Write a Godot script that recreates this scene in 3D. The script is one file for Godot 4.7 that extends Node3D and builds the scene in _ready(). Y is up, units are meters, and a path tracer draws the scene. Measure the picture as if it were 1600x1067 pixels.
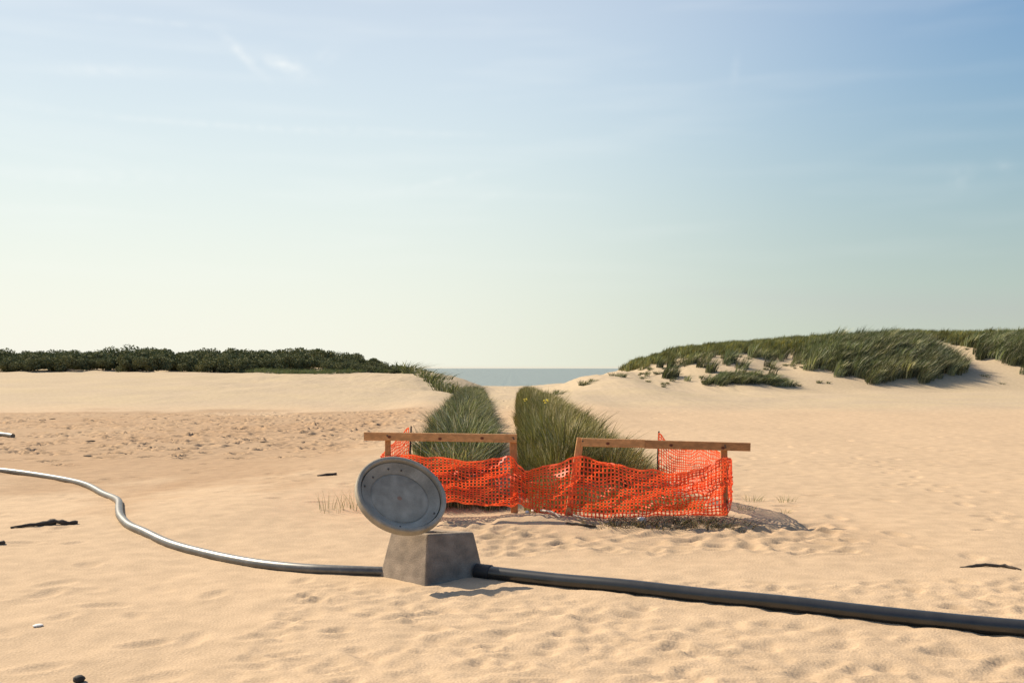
extends Node3D

# ------------------------------------------------------------------ numbers
const EYE := 1.6
var rng := RandomNumberGenerator.new()
var n_low := FastNoiseLite.new()
var n_mid := FastNoiseLite.new()
var n_dim := FastNoiseLite.new()
var n_patch := FastNoiseLite.new()
var n_fine := FastNoiseLite.new()
var n_cup := FastNoiseLite.new()
var taken := {}

func noise(n: FastNoiseLite, sd: int, freq: float, oct: int) -> void:
	n.noise_type = FastNoiseLite.TYPE_SIMPLEX_SMOOTH
	n.seed = sd
	n.frequency = freq
	n.fractal_type = FastNoiseLite.FRACTAL_FBM if oct > 1 else FastNoiseLite.FRACTAL_NONE
	n.fractal_octaves = oct

# ------------------------------------------------------------------ helpers
func numbered(called: String) -> String:
	if not taken.has(called):
		taken[called] = 0
		return called
	taken[called] += 1
	return "%s_%03d" % [called, taken[called]]

func tag(o: Node, label: String, category: String, group := "", kind := "") -> Node:
	o.set_meta("label", label)
	o.set_meta("category", category)
	if group != "": o.set_meta("group", group)
	if kind != "": o.set_meta("kind", kind)
	return o

func thing(called: String, label: String, category: String, at := Vector3.ZERO, group := "") -> Node3D:
	var o := Node3D.new()
	o.name = numbered(called)
	add_child(o)
	o.position = at
	tag(o, label, category, group)
	return o

func obj(called: String, mesh: Mesh, m: Material, parent: Node = self) -> MeshInstance3D:
	var o := MeshInstance3D.new()
	o.name = numbered(called) if parent == self else called
	o.mesh = mesh
	o.material_override = m
	parent.add_child(o, true)
	return o

func lin(r: float, g: float, b: float) -> Color:
	return Color(r, g, b).linear_to_srgb()

func mat(c: Color, rough: float, tex: Texture2D = null, scale := 1.0) -> StandardMaterial3D:
	var m := StandardMaterial3D.new()
	m.albedo_color = c
	m.roughness = rough
	if tex:
		m.albedo_texture = tex
		m.uv1_triplanar = true
		m.uv1_world_triplanar = true
		m.uv1_scale = Vector3.ONE * scale
	return m

# a tileable grey noise image: lo..hi brightness, given base frequency (cycles per image) and octaves
func grain_image(size: int, sd: int, freq: float, oct: int, lo: float, hi: float, power := 1.0) -> Image:
	var n := FastNoiseLite.new()
	noise(n, sd, freq / size, oct)
	var im := n.get_seamless_image(size, size)
	im.convert(Image.FORMAT_L8)
	var data := im.get_data()
	for i in data.size():
		data[i] = int(clampf(lo + (hi - lo) * pow(data[i] / 255.0, power), 0, 1) * 255.0)
	return Image.create_from_data(size, size, false, Image.FORMAT_L8, data)

func multiply_images(a: Image, b: Image, tint_lo: Color, tint_hi: Color) -> Image:
	var size := a.get_width()
	var da := a.get_data()
	var db := b.get_data()
	var out := PackedByteArray()
	out.resize(size * size * 3)
	for i in da.size():
		var v := da[i] / 255.0
		var w := db[i] / 255.0
		out[i * 3] = int(clampf(lerpf(tint_lo.r, tint_hi.r, v) * w, 0, 1) * 255)
		out[i * 3 + 1] = int(clampf(lerpf(tint_lo.g, tint_hi.g, v) * w, 0, 1) * 255)
		out[i * 3 + 2] = int(clampf(lerpf(tint_lo.b, tint_hi.b, v) * w, 0, 1) * 255)
	return Image.create_from_data(size, size, false, Image.FORMAT_RGB8, out)

func texture(im: Image) -> ImageTexture:
	im.generate_mipmaps()
	return ImageTexture.create_from_image(im)

class Shape:
	var v := PackedVector3Array()
	var n := PackedVector3Array()
	var c := PackedColorArray()
	var uv := PackedVector2Array()
	var idx := PackedInt32Array()
	func tri(a: Vector3, b: Vector3, d: Vector3, col := Color.WHITE) -> void:
		var nn := (d - a).cross(b - a).normalized()
		var k := v.size()
		v.append_array([a, b, d])
		n.append_array([nn, nn, nn])
		c.append_array([col, col, col])
		idx.append_array([k, k + 1, k + 2])
	func quad(a: Vector3, b: Vector3, d: Vector3, e: Vector3, col := Color.WHITE) -> void:
		tri(a, b, d, col)
		tri(a, d, e, col)
	func mesh() -> ArrayMesh:
		var arr := []
		arr.resize(Mesh.ARRAY_MAX)
		arr[Mesh.ARRAY_VERTEX] = v
		arr[Mesh.ARRAY_NORMAL] = n
		if c.size() == v.size(): arr[Mesh.ARRAY_COLOR] = c
		if uv.size() == v.size(): arr[Mesh.ARRAY_TEX_UV] = uv
		arr[Mesh.ARRAY_INDEX] = idx
		var m := ArrayMesh.new()
		m.add_surface_from_arrays(Mesh.PRIMITIVE_TRIANGLES, arr)
		return m

# smooth lofted surface: rings of equal size, closed round; caps at both ends when asked
func loft(rings: Array, cap_a := true, cap_b := true) -> ArrayMesh:
	var s := Shape.new()
	var k: int = rings[0].size()
	var rows := rings.size()
	for i in rows:
		for j in k:
			var p: Vector3 = rings[i][j]
			var du: Vector3 = rings[i][(j + 1) % k] - rings[i][(j + k - 1) % k]
			var dv: Vector3 = rings[mini(i + 1, rows - 1)][j] - rings[maxi(i - 1, 0)][j]
			s.v.append(p)
			s.n.append(du.cross(dv).normalized())
	for i in rows - 1:
		for j in k:
			var a := i * k + j
			var b := i * k + (j + 1) % k
			s.idx.append_array([a, a + k, b, b, a + k, b + k])
	s.c.resize(s.v.size())
	s.c.fill(Color.WHITE)
	for e in 2:
		if (e == 0 and not cap_a) or (e == 1 and not cap_b): continue
		var ring: Array = rings[0] if e == 0 else rings[rows - 1]
		var mid := Vector3.ZERO
		for p in ring: mid += p
		mid /= k
		for j in k:
			if e == 0: s.tri(mid, ring[j], ring[(j + 1) % k])
			else: s.tri(mid, ring[(j + 1) % k], ring[j])
	return s.mesh()

# tube along points with a radius for each (or one radius)
func tube(pts: Array, radii: Array, sides := 12, rough := 0.0, sd := 1) -> ArrayMesh:
	var rings := []
	var r2 := RandomNumberGenerator.new()
	r2.seed = sd
	for i in pts.size():
		var t: Vector3 = (pts[mini(i + 1, pts.size() - 1)] - pts[maxi(i - 1, 0)]).normalized()
		var side := t.cross(Vector3.UP if absf(t.y) < 0.95 else Vector3.RIGHT).normalized()
		var up := side.cross(t)
		var ring := []
		var rad: float = radii[mini(i, radii.size() - 1)]
		for j in sides:
			var a := TAU * j / sides
			var rr := rad * (1.0 + rough * r2.randf_range(-1, 1))
			ring.append(pts[i] + (side * cos(a) + up * sin(a)) * rr)
		rings.append(ring)
	return loft(rings)

# board from a to b: width along 'up' direction, thickness along the cross direction; chamfered; u runs along it
func board(a: Vector3, b: Vector3, up: Vector3, wide: float, thick: float, ch := 0.004) -> ArrayMesh:
	var t := (b - a).normalized()
	var y := (up - t * up.dot(t)).normalized()
	var z := t.cross(y)
	var hw := wide / 2
	var ht := thick / 2
	var prof := [Vector2(-hw + ch, -ht), Vector2(hw - ch, -ht), Vector2(hw, -ht + ch), Vector2(hw, ht - ch), Vector2(hw - ch, ht), Vector2(-hw + ch, ht), Vector2(-hw, ht - ch), Vector2(-hw, -ht + ch)]
	var s := Shape.new()
	var long := a.distance_to(b)
	var run := 0.0
	for j in 8:
		var p: Vector2 = prof[j]
		var q: Vector2 = prof[(j + 1) % 8]
		var pa := a + y * p.x + z * p.y
		var qa := a + y * q.x + z * q.y
		var step := p.distance_to(q)
		var nn := (y * (q.y - p.y) - z * (q.x - p.x)).normalized()
		if nn.dot(pa - a + qa - a) < 0: nn = -nn
		var k := s.v.size()
		s.v.append_array([pa, qa, qa + t * long, pa + t * long])
		s.n.append_array([nn, nn, nn, nn])
		s.uv.append_array([Vector2(0, run * 4), Vector2(0, (run + step) * 4), Vector2(long, (run + step) * 4), Vector2(long, run * 4)])
		if (qa + t - pa).cross(qa - pa).dot(nn) > 0: s.idx.append_array([k, k + 1, k + 2, k, k + 2, k + 3])
		else: s.idx.append_array([k, k + 2, k + 1, k, k + 3, k + 2])
		run += step
	for e in 2:
		var o := a if e == 0 else b
		var k := s.v.size()
		for j in 8:
			s.v.append(o + y * prof[j].x + z * prof[j].y)
			s.n.append(-t if e == 0 else t)
			s.uv.append(Vector2(prof[j].x * 3, prof[j].y * 3))
		for j in range(1, 7):
			var fw: bool = (s.v[k + j + 1] - s.v[k]).cross(s.v[k + j] - s.v[k]).dot(s.n[k]) > 0
			s.idx.append_array([k, k + j, k + j + 1] if fw else [k, k + j + 1, k + j])
	return s.mesh()

# lathe round local y: profile of (radius, height)
func lathe(prof: Array, sides := 72) -> ArrayMesh:
	var rings := []
	for p in prof:
		var ring := []
		for j in sides:
			var a := TAU * j / sides
			ring.append(Vector3(cos(a) * p.x, p.y, -sin(a) * p.x))
		rings.append(ring)
	# sharp profile: flat shading between profile points
	var s := Shape.new()
	for i in rings.size() - 1:
		for j in sides:
			var jn := (j + 1) % sides
			var a: Vector3 = rings[i][j]
			var b: Vector3 = rings[i][jn]
			var c: Vector3 = rings[i + 1][jn]
			var d: Vector3 = rings[i + 1][j]
			var pr: Vector2 = prof[i + 1] - prof[i]
			var k := s.v.size()
			s.v.append_array([a, b, c, d])
			for jj in [j, jn, jn, j]:
				var an: float = TAU * jj / sides
				s.n.append(Vector3(cos(an) * pr.y, -pr.x, -sin(an) * pr.y).normalized())
				s.c.append(Color.WHITE)
			s.idx.append_array([k, k + 3, k + 1, k + 1, k + 3, k + 2])
	return s.mesh()

# ------------------------------------------------------------------ the lie of the land
func interp(x: float, xs: Array, ys: Array) -> float:
	if x <= xs[0]: return ys[0]
	for i in range(1, xs.size()):
		if x < xs[i]:
			var t: float = (x - xs[i - 1]) / (xs[i] - xs[i - 1])
			t = t * t * (3 - 2 * t)
			return lerpf(ys[i - 1], ys[i], t)
	return ys[ys.size() - 1]

const CREST_X := [7.0, 9.5, 12.0, 15.0, 20.0, 26.0, 33.0, 45.0, 70.0, 120.0]
const CREST_H := [0.3, 1.1, 2.1, 2.95, 3.45, 3.85, 4.25, 4.3, 3.6, 3.2]

func left_bank(x: float, d: float) -> float:      # 0..1 across the left grass bank
	if d < 11.1 or d > 54.0: return 0.0
	var xc := -0.80 - (d - 13.0) * 0.034
	var hw := 0.56 + (d - 13.0) * 0.007
	var t := (x - xc) / hw
	if absf(t) >= 1.0: return 0.0
	t -= 0.25 * (1.0 - t * t)
	return maxf(0.0, 1.0 - t * t) * smoothstep(11.1, 12.6, d) * (1.0 - smoothstep(49.0, 54.0, d))

func right_bank(x: float, d: float) -> float:
	if d < 11.15 or d > 54.0: return 0.0
	var xc := 1.12 - (d - 14.0) * 0.005
	var hw := 1.0 - (d - 14.0) * 0.0075
	var t := (x - xc) / hw
	if absf(t) >= 1.0: return 0.0
	t += 0.4 * (1.0 - t * t)
	return maxf(0.0, 1.0 - t * t) * smoothstep(11.15, 13.4, d) * (1.0 - smoothstep(48.0, 54.0, d))

func dune_right(x: float, d: float) -> float:
	if x < 5.0 or d < 60.0: return 0.0
	var c := interp(x, CREST_X, CREST_H) * smoothstep(5.0, 8.0, x)
	var f := smoothstep(69.0, 87.0, d)
	f = lerpf(f, sqrt(f), 0.35)
	var h := c * f * (1.0 - 0.75 * smoothstep(95.0, 130.0, d))
	# lobe of long grass, the two blow-outs beside it, a low hummock
	h += 1.35 * exp(-pow((x - 27.2) / 4.6, 2) - pow((d - 76.5) / 4.2, 2))
	h += 1.3 * exp(-pow((x - 41.6) / 4.4, 2) - pow((d - 75.5) / 4.4, 2))
	h -= 0.55 * exp(-pow((x - 21.0) / 2.0, 2) - pow((d - 80.0) / 5.0, 2))
	h -= 0.5 * exp(-pow((x - 34.5) / 2.0, 2) - pow((d - 78.5) / 4.5, 2))
	h += 0.5 * exp(-pow((x - 16.0) / 2.8, 2) - pow((d - 71.2) / 1.6, 2))
	return h

func macro(x: float, d: float) -> float:
	var h := 0.0
	if d > 52.0:
		h -= (d - 52.0) * 0.0150 * (1.0 - smoothstep(2.0, 7.0, x) * (1.0 - smoothstep(95.0, 160.0, d)))
	if x < -1.0 and d > 30.0:
		h += smoothstep(-1.6, -7.5, x) * 1.72 * smoothstep(34.0, 90.0, d) * (1.0 - smoothstep(110.0, 180.0, d))
		h += smoothstep(-8.0, -17.0, x) * 0.75 * exp(-pow((d - 98.0) / 10.0, 2))
	if x > 0.5 and d > 35.0:
		h += 0.98 * exp(-pow((x - 6.2) / 3.0, 2)) * smoothstep(38.0, 66.0, d) * (1.0 - smoothstep(80.0, 100.0, d))
		h += dune_right(x, d)
	if d > 11.0 and d < 55.0:
		h += 0.46 * left_bank(x, d) + 0.50 * right_bank(x, d)
		# blown sand against the outer sides of the banks
		if d > 22.0:
			h += 0.20 * exp(-pow((x + 2.6 + (d - 22.0) * 0.04) / 1.3, 2)) * smoothstep(22.0, 40.0, d)
			h += 0.16 * exp(-pow((x - 3.1) / 1.2, 2)) * smoothstep(24.0, 40.0, d)
	# heaps at the foot of the barrier, low swell on the left
	if d < 26.0 and d > 5.0:
		h += 0.07 * exp(-pow((x - 0.25) / 0.42, 2) - pow((d - 10.75) / 0.3, 2))
		h += 0.07 * exp(-pow((x - 1.75) / 0.75, 2) - pow((d - 10.9) / 0.35, 2))
		h += 0.10 * exp(-pow((x + 2.9 - (d - 12.0) * 0.12) / 1.3, 2)) * smoothstep(9.0, 13.0, d) * (1.0 - smoothstep(20.0, 26.0, d))
	return h

func ground(x: float, d: float) -> float:
	var far := smoothstep(30.0, 80.0, d)
	return macro(x, d) + n_low.get_noise_2d(x, d) * lerpf(0.035, 0.16, far) + n_mid.get_noise_2d(x, d) * lerpf(0.014, 0.05, far)

func on(x: float, d: float, up := 0.0) -> Vector3:
	return Vector3(x, ground(x, d) + up, -d)

func trodden(x: float, d: float) -> float:        # where feet have churned the sand
	var w := 0.10
	w += 0.85 * smoothstep(-1.9, 0.6, x) * (1.0 - smoothstep(6.6, 8.2, d - x * 0.05))
	w += 0.7 * exp(-pow((d - 10.0) / 1.0, 2)) * smoothstep(-1.8, -0.3, x) * (1.0 - smoothstep(2.8, 4.2, x))
	w += 1.0 * smoothstep(17.0, 20.0, d) * (1.0 - smoothstep(33.0, 38.0, d)) * smoothstep(-1.8, -4.2, x + n_patch.get_noise_2d(x, d))
	return clampf(w, 0.0, 1.0) * (1.0 - smoothstep(36.0, 42.0, d))

var gx := PackedFloat32Array()
var gd := PackedFloat32Array()
var gh := PackedFloat32Array()

func stamp(x: float, d: float, ang: float, long: float, wide: float, deep: float) -> void:
	var reach := long * 2.3
	var i0 := gx.bsearch(x - reach)
	var i1 := gx.bsearch(x + reach)
	var j0 := gd.bsearch(d - reach)
	var j1 := gd.bsearch(d + reach)
	var ca := cos(ang)
	var sa := sin(ang)
	var nx := gx.size()
	for j in range(j0, mini(j1, gd.size())):
		for i in range(i0, mini(i1, nx)):
			var px := gx[i] - x
			var pd := gd[j] - d
			var a := (px * ca + pd * sa) / long
			var b := (-px * sa + pd * ca) / wide
			var r2 := a * a + b * b
			if r2 > 6.0: continue
			var r := sqrt(r2)
			gh[j * nx + i] += -deep * exp(-r2 * r2 * 0.9) + deep * 0.38 * exp(-pow((r - 1.45) / 0.38, 2))

func near_pipe(x: float, d: float) -> bool:
	for p in pipe_spots:
		if absf(p.x - x) < 0.22 and absf(p.y - d) < 0.22: return true
	return absf(x + 0.62) < 0.5 and absf(d - 8.0) < 0.5

var pipe_spots: Array[Vector2] = []

func make_ground(m: Material) -> void:
	var x := 0.0
	var half := PackedFloat32Array()
	while x < 520.0:
		half.append(x)
		var st := 0.036
		if x > 5.2: st += (minf(x, 16.0) - 5.2) * 0.0085
		if x > 16.0: st += (x - 16.0) * 0.06
		x += st
	for i in range(half.size() - 1, 0, -1): gx.append(-half[i])
	gx.append_array(half)
	var d := -30.0
	while d < 400.0:
		gd.append(d)
		var st := 0.031
		if d < 4.4: st = 0.06 + (4.4 - d) * 0.12
		elif d > 12.5: st += (minf(d, 40.0) - 12.5) * 0.0085
		if d > 40.0: st += (d - 40.0) * 0.05
		d += st
	var nx := gx.size()
	var nd := gd.size()
	gh.resize(nx * nd)
	for j in nd:
		var dd := gd[j]
		for i in nx:
			var xx := gx[i]
			var h := ground(xx, dd)
			if dd > 3.0 and dd < 42.0 and absf(xx) < 24.0:
				var w := trodden(xx, dd)
				var q := n_dim.get_noise_2d(xx, dd)
				h += (q - 0.5 * q * q) * 0.012 * w + (0.0025 + 0.002 * w) * n_fine.get_noise_2d(xx, dd)
				if w > 0.2 and dd < 14.0: h -= 0.012 * w * maxf(0.0, n_cup.get_noise_2d(xx, dd * 1.25) - 0.08)
			gh[j * nx + i] = h
	# footprints, one by one
	rng.seed = 4711
	var zones := [[900, -1.5, 4.6, 4.3, 7.7, 0.007, 0.013, 0.75], [34, -5.0, -1.0, 4.4, 8.4, 0.008, 0.016, 1.0], [200, -1.0, 3.2, 8.9, 10.6, 0.012, 0.022, 1.0],
		[1700, -19.0, -2.2, 16.5, 37.0, 0.04, 0.075, 1.35], [130, 2.0, 9.0, 8.2, 22.0, 0.010, 0.020, 1.0], [40, -6.0, -1.8, 9.0, 18.0, 0.008, 0.016, 1.0], [80, -0.7, 0.9, 26.0, 52.0, 0.03, 0.05, 1.0], [60, 3.0, 14.0, 22.0, 40.0, 0.015, 0.03, 1.0]]
	for z in zones:
		for k in int(z[0]):
			var px := rng.randf_range(z[1], z[2])
			var pd := rng.randf_range(z[3], z[4])
			var an := rng.randf_range(0, TAU)
			if near_pipe(px, pd): continue
			if z[0] == 1700 and rng.randf() > trodden(px, pd): continue
			stamp(px, pd, an, rng.randf_range(0.10, 0.15) * z[7], rng.randf_range(0.055, 0.085) * z[7], rng.randf_range(z[5], z[6]))
	# a few walked lines, step by step
	for line in [[Vector2(4.2, 5.2), Vector2(-0.4, 7.0)], [Vector2(3.8, 8.6), Vector2(2.6, 15.0)], [Vector2(5.0, 9.0), Vector2(6.5, 20.0)], [Vector2(-2.6, 5.6), Vector2(-0.9, 6.6)]]:
		var steps := int(line[0].distance_to(line[1]) / 0.62)
		var dir: Vector2 = (line[1] - line[0]).normalized()
		for k in steps:
			var p: Vector2 = line[0] + dir * 0.62 * k + Vector2(-dir.y, dir.x) * (0.11 if k % 2 else -0.11) + Vector2(rng.randf_range(-0.04, 0.04), rng.randf_range(-0.04, 0.04))
			if not near_pipe(p.x, p.y): stamp(p.x, p.y, dir.angle() + rng.randf_range(-0.2, 0.2), 0.14, 0.07, rng.randf_range(0.012, 0.02))
	var s := Shape.new()
	s.v.resize(nx * nd)
	s.n.resize(nx * nd)
	s.c.resize(nx * nd)
	for j in nd:
		var jm := maxi(j - 1, 0)
		var jp := mini(j + 1, nd - 1)
		for i in nx:
			var k := j * nx + i
			var im := maxi(i - 1, 0)
			var ip := mini(i + 1, nx - 1)
			s.v[k] = Vector3(gx[i], gh[k], -gd[j])
			s.n[k] = Vector3(-(gh[j * nx + ip] - gh[j * nx + im]) / (gx[ip] - gx[im]), 1.0, (gh[jp * nx + i] - gh[jm * nx + i]) / (gd[jp] - gd[jm])).normalized()
			# dry pale sand, browner where shell grit and damp sand lie on the trampled flat
			var xx := gx[i]
			var dd := gd[j]
			var p := 0.5 + 0.5 * n_patch.get_noise_2d(xx * 0.6, dd * 0.45)
			var brown := 0.0
			if dd < 60.0 and absf(xx) < 40.0:
				brown = 1.1 * smoothstep(11.5, 15.5, dd + 3.0 * n_patch.get_noise_2d(xx * 1.5 + 40.0, dd)) * (1.0 - smoothstep(35.0, 39.0, dd + 5.0 * n_patch.get_noise_2d(xx * 0.5, dd * 0.8))) * smoothstep(-1.0, -4.0, xx + n_patch.get_noise_2d(dd, xx))
				brown += 0.45 * exp(-pow((dd - 9.9) / 1.0, 2)) * smoothstep(-1.6, -0.2, xx) * (1.0 - smoothstep(3.0, 4.2, xx))
				brown *= 0.65 + 0.7 * p
			var tone := 0.93 + 0.12 * p
			var pale := smoothstep(34.0, 46.0, dd)     # wind-sorted, yellower sand towards the dunes
			s.c[k] = Color(tone * (1.0 - 0.20 * brown - 0.09 * pale), tone * (1.0 - 0.255 * brown - 0.02 * pale), tone * (1.0 - 0.30 * brown + 0.04 * pale))
	s.idx.resize((nx - 1) * (nd - 1) * 6)
	var q := 0
	for j in nd - 1:
		for i in nx - 1:
			var a := j * nx + i
			s.idx[q] = a
			s.idx[q + 1] = a + nx
			s.idx[q + 2] = a + 1
			s.idx[q + 3] = a + 1
			s.idx[q + 4] = a + nx
			s.idx[q + 5] = a + nx + 1
			q += 6
	var o := obj("sand_ground", s.mesh(), m)
	tag(o, "pale dry beach sand with footprints, rising to the dunes", "sand", "", "structure")
	print("ground ", nx, " x ", nd)

# ------------------------------------------------------------------ sky
func make_sky(sun: Vector3) -> Sky:
	var w := 2048
	var h := 1024
	var streak := FastNoiseLite.new()
	noise(streak, 21, 1.0, 4)
	var puff := FastNoiseLite.new()
	noise(puff, 5, 1.0, 4)
	var data := PackedFloat32Array()
	data.resize(w * h * 3)
	# wisps of cirrus: azimuth, elevation, half length, half height (degrees), slope, strength
	var wisps := [[-14.9, 16.6, 1.1, 0.30, -0.85, 0.30], [-12.6, 16.2, 1.25, 0.38, -0.22, 0.34], [-10.3, 16.9, 0.8, 0.4, 0.1, 0.10],
		[-20.0, 17.8, 3.8, 0.12, 0.03, 0.16], [-15.5, 12.9, 9.5, 0.13, -0.01, 0.16], [-6.0, 13.0, 5.0, 0.11, -0.02, 0.10], [-22.0, 15.2, 2.4, 0.3, 0.08, 0.12],
		[-3.6, 10.4, 3.2, 0.16, 0.2, 0.12], [-22.0, 9.9, 5.0, 0.5, 0.06, 0.10], [-1.2, 9.5, 1.6, 0.25, 0.3, 0.06], [12.4, 16.0, 0.22, 0.7, 1.2, 0.09], [23.8, 9.7, 0.6, 0.5, 0.3, 0.08], [25.8, 10.1, 0.5, 0.35, -0.2, 0.06],
		[-38.0, 13.5, 7.0, 0.2, 0.05, 0.12], [40.0, 17.0, 5.0, 0.3, 0.1, 0.10], [-60.0, 11.0, 8.0, 0.3, -0.05, 0.12]]
	for r in h:
		var el := PI * (0.5 - (r + 0.5) / h)
		var e := maxf(rad_to_deg(el), 0.0)
		var ce := cos(el)
		var se := sin(el)
		var lowv := exp(-e / 8.0)
		for c in w:
			var k := (r * w + c) * 3
			if el < -0.01:
				data[k] = 0.55
				data[k + 1] = 0.47
				data[k + 2] = 0.36
				continue
			var az := TAU * (c + 0.5) / w
			var dir := Vector3(sin(az) * ce, se, -cos(az) * ce)
			var g := acos(clampf(dir.dot(sun), -1, 1))
			# one pale aureole round the sun, fading to clear blue away from it
			var gdeg := rad_to_deg(g)
			var gl := 1.0 / (1.0 + exp((gdeg - 63.0) / 5.8))
			var g2 := exp(-gdeg / 7.0)
			var R := 0.0 + 0.365 * exp(-pow(e / 15.0, 1.6)) + gl * (0.365 - 0.065 * lowv) + 0.30 * gl * (1.0 - gl) * lowv + g2 * 1.4
			var G := 0.08 + 0.325 * exp(-pow(e / 19.5, 2.0)) + gl * (0.32 - 0.08 * lowv) + 0.30 * gl * (1.0 - gl) * lowv + g2 * 1.3
			var B := 0.265 + 0.135 * exp(-pow((e - 13.0) / 14.0, 2)) + gl * (0.215 + 0.03 * lowv) + 0.24 * gl * (1.0 - gl) * lowv + g2 * 1.1
			var azd := rad_to_deg(az if az < PI else az - TAU)
			var cl := 0.0
			if e > 2.0 and e < 60.0:
				# faint veil drawn out along the horizon
				var v := streak.get_noise_2d(azd * 0.05, e * 0.55)
				cl += maxf(0.0, v) * 0.2 * smoothstep(2.0, 8.0, e) * (0.35 + 0.65 * gl)
				for wp in wisps:
					var dx: float = azd - wp[0]
					if absf(dx) > wp[2] * 2.2: continue
					var dy: float = (e - wp[1] - dx * wp[4]) / wp[3]
					if absf(dy) > 3.0: continue
					dx /= wp[2]
					var n2: float = 0.55 + 0.9 * puff.get_noise_2d(azd * 1.1, e * 2.6)
					cl += 1.7 * wp[5] * exp(-dx * dx * 1.2 - dy * dy) * maxf(0.0, n2)
			data[k] = 0.925 * lerpf(R, 0.72, cl)
			data[k + 1] = 0.925 * lerpf(G, 0.73, cl)
			data[k + 2] = 0.925 * lerpf(B, 0.71, cl)
	var im := Image.create_from_data(w, h, false, Image.FORMAT_RGBF, data.to_byte_array())
	var pm := PanoramaSkyMaterial.new()
	pm.panorama = ImageTexture.create_from_image(im)
	var sky := Sky.new()
	sky.sky_material = pm
	return sky

# ------------------------------------------------------------------ grass and shrubs
# a tuft of blades, base at the origin; colours are plain blade colours chosen blade by blade
func tuft(sd: int, blades: int, rad: float, tall: float, wide: float, lean: Vector2, spread: float, cols: Array, root := false) -> ArrayMesh:
	var r := RandomNumberGenerator.new()
	r.seed = sd
	var s := Shape.new()
	if root:      # the mat of roots that holds the blades, just under the sand
		for j in 12:
			var a := TAU * j / 12.0
			var b := TAU * (j + 1) / 12.0
			s.tri(Vector3(0, -0.03, 0), Vector3(cos(b), -0.04 / rad, sin(b)) * rad, Vector3(cos(a), -0.04 / rad, sin(a)) * rad, Color(0.2, 0.15, 0.09))
	for b in blades:
		var an := r.randf_range(0, TAU)
		var rr := rad * sqrt(r.randf())
		var p := Vector3(cos(an) * rr, -0.04, sin(an) * rr)
		var hh := tall * r.randf_range(0.55, 1.0)
		var out := Vector3(cos(an), 0, sin(an)) * spread * r.randf_range(0.2, 1.0) + Vector3(lean.x, 0, lean.y) * r.randf_range(0.5, 1.3)
		var face := r.randf_range(0, TAU)
		var side := Vector3(cos(face), 0, sin(face)) * wide * 0.5 * r.randf_range(0.7, 1.2)
		var col: Color = cols[r.randi() % cols.size()]
		col = col * r.randf_range(0.8, 1.2)
		col.a = 1.0
		var prev := p
		var pw := 1.0
		for k in 3:
			var t := (k + 1) / 3.0
			var q := p + Vector3.UP * hh * (t - 0.22 * t * t * out.length()) + out * hh * t * t
			var w := [0.9, 0.62, 0.0][k] as float
			if k < 2: s.quad(prev - side * pw, prev + side * pw, q + side * w, q - side * w, col)
			else: s.tri(prev - side * pw, prev + side * pw, q, col)
			prev = q
			pw = w
	return s.mesh()

func foliage_material(rough := 0.6) -> StandardMaterial3D:
	var m := StandardMaterial3D.new()
	m.vertex_color_use_as_albedo = true
	m.roughness = rough
	m.cull_mode = BaseMaterial3D.CULL_DISABLED
	m.metallic_specular = 0.2
	m.backlight_enabled = true
	m.backlight = Color(0.55, 0.6, 0.35)
	return m

func scatter(called: String, mesh: Mesh, m: Material, spots: Array, parent: Node = self) -> MultiMeshInstance3D:
	var mm := MultiMesh.new()
	mm.transform_format = MultiMesh.TRANSFORM_3D
	mm.use_colors = true
	mm.mesh = mesh
	mm.instance_count = spots.size()
	for i in spots.size():
		mm.set_instance_transform(i, spots[i][0])
		mm.set_instance_color(i, spots[i][1])
	var o := MultiMeshInstance3D.new()
	o.name = numbered(called) if parent == self else called
	o.multimesh = mm
	o.material_override = m
	parent.add_child(o, true)
	return o

func spot(x: float, d: float, sc: float, turn := 0.35, up := 0.0, vary := 0.0) -> Array:
	var b := Basis(Vector3.UP, rng.randf_range(-turn, turn)).scaled(Vector3(sc * rng.randf_range(0.85, 1.15), sc * rng.randf_range(0.8, 1.2), sc * rng.randf_range(0.85, 1.15)))
	var k := rng.randf_range(0.8, 1.25) if vary < 0.01 else exp(rng.randf_range(-vary, vary))
	var warm := rng.randf_range(-0.08, 0.08)
	return [Transform3D(b, Vector3(x, ground(x, d) + up, -d)), Color(k * (1 + warm), k, k * (1 - warm))]

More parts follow.
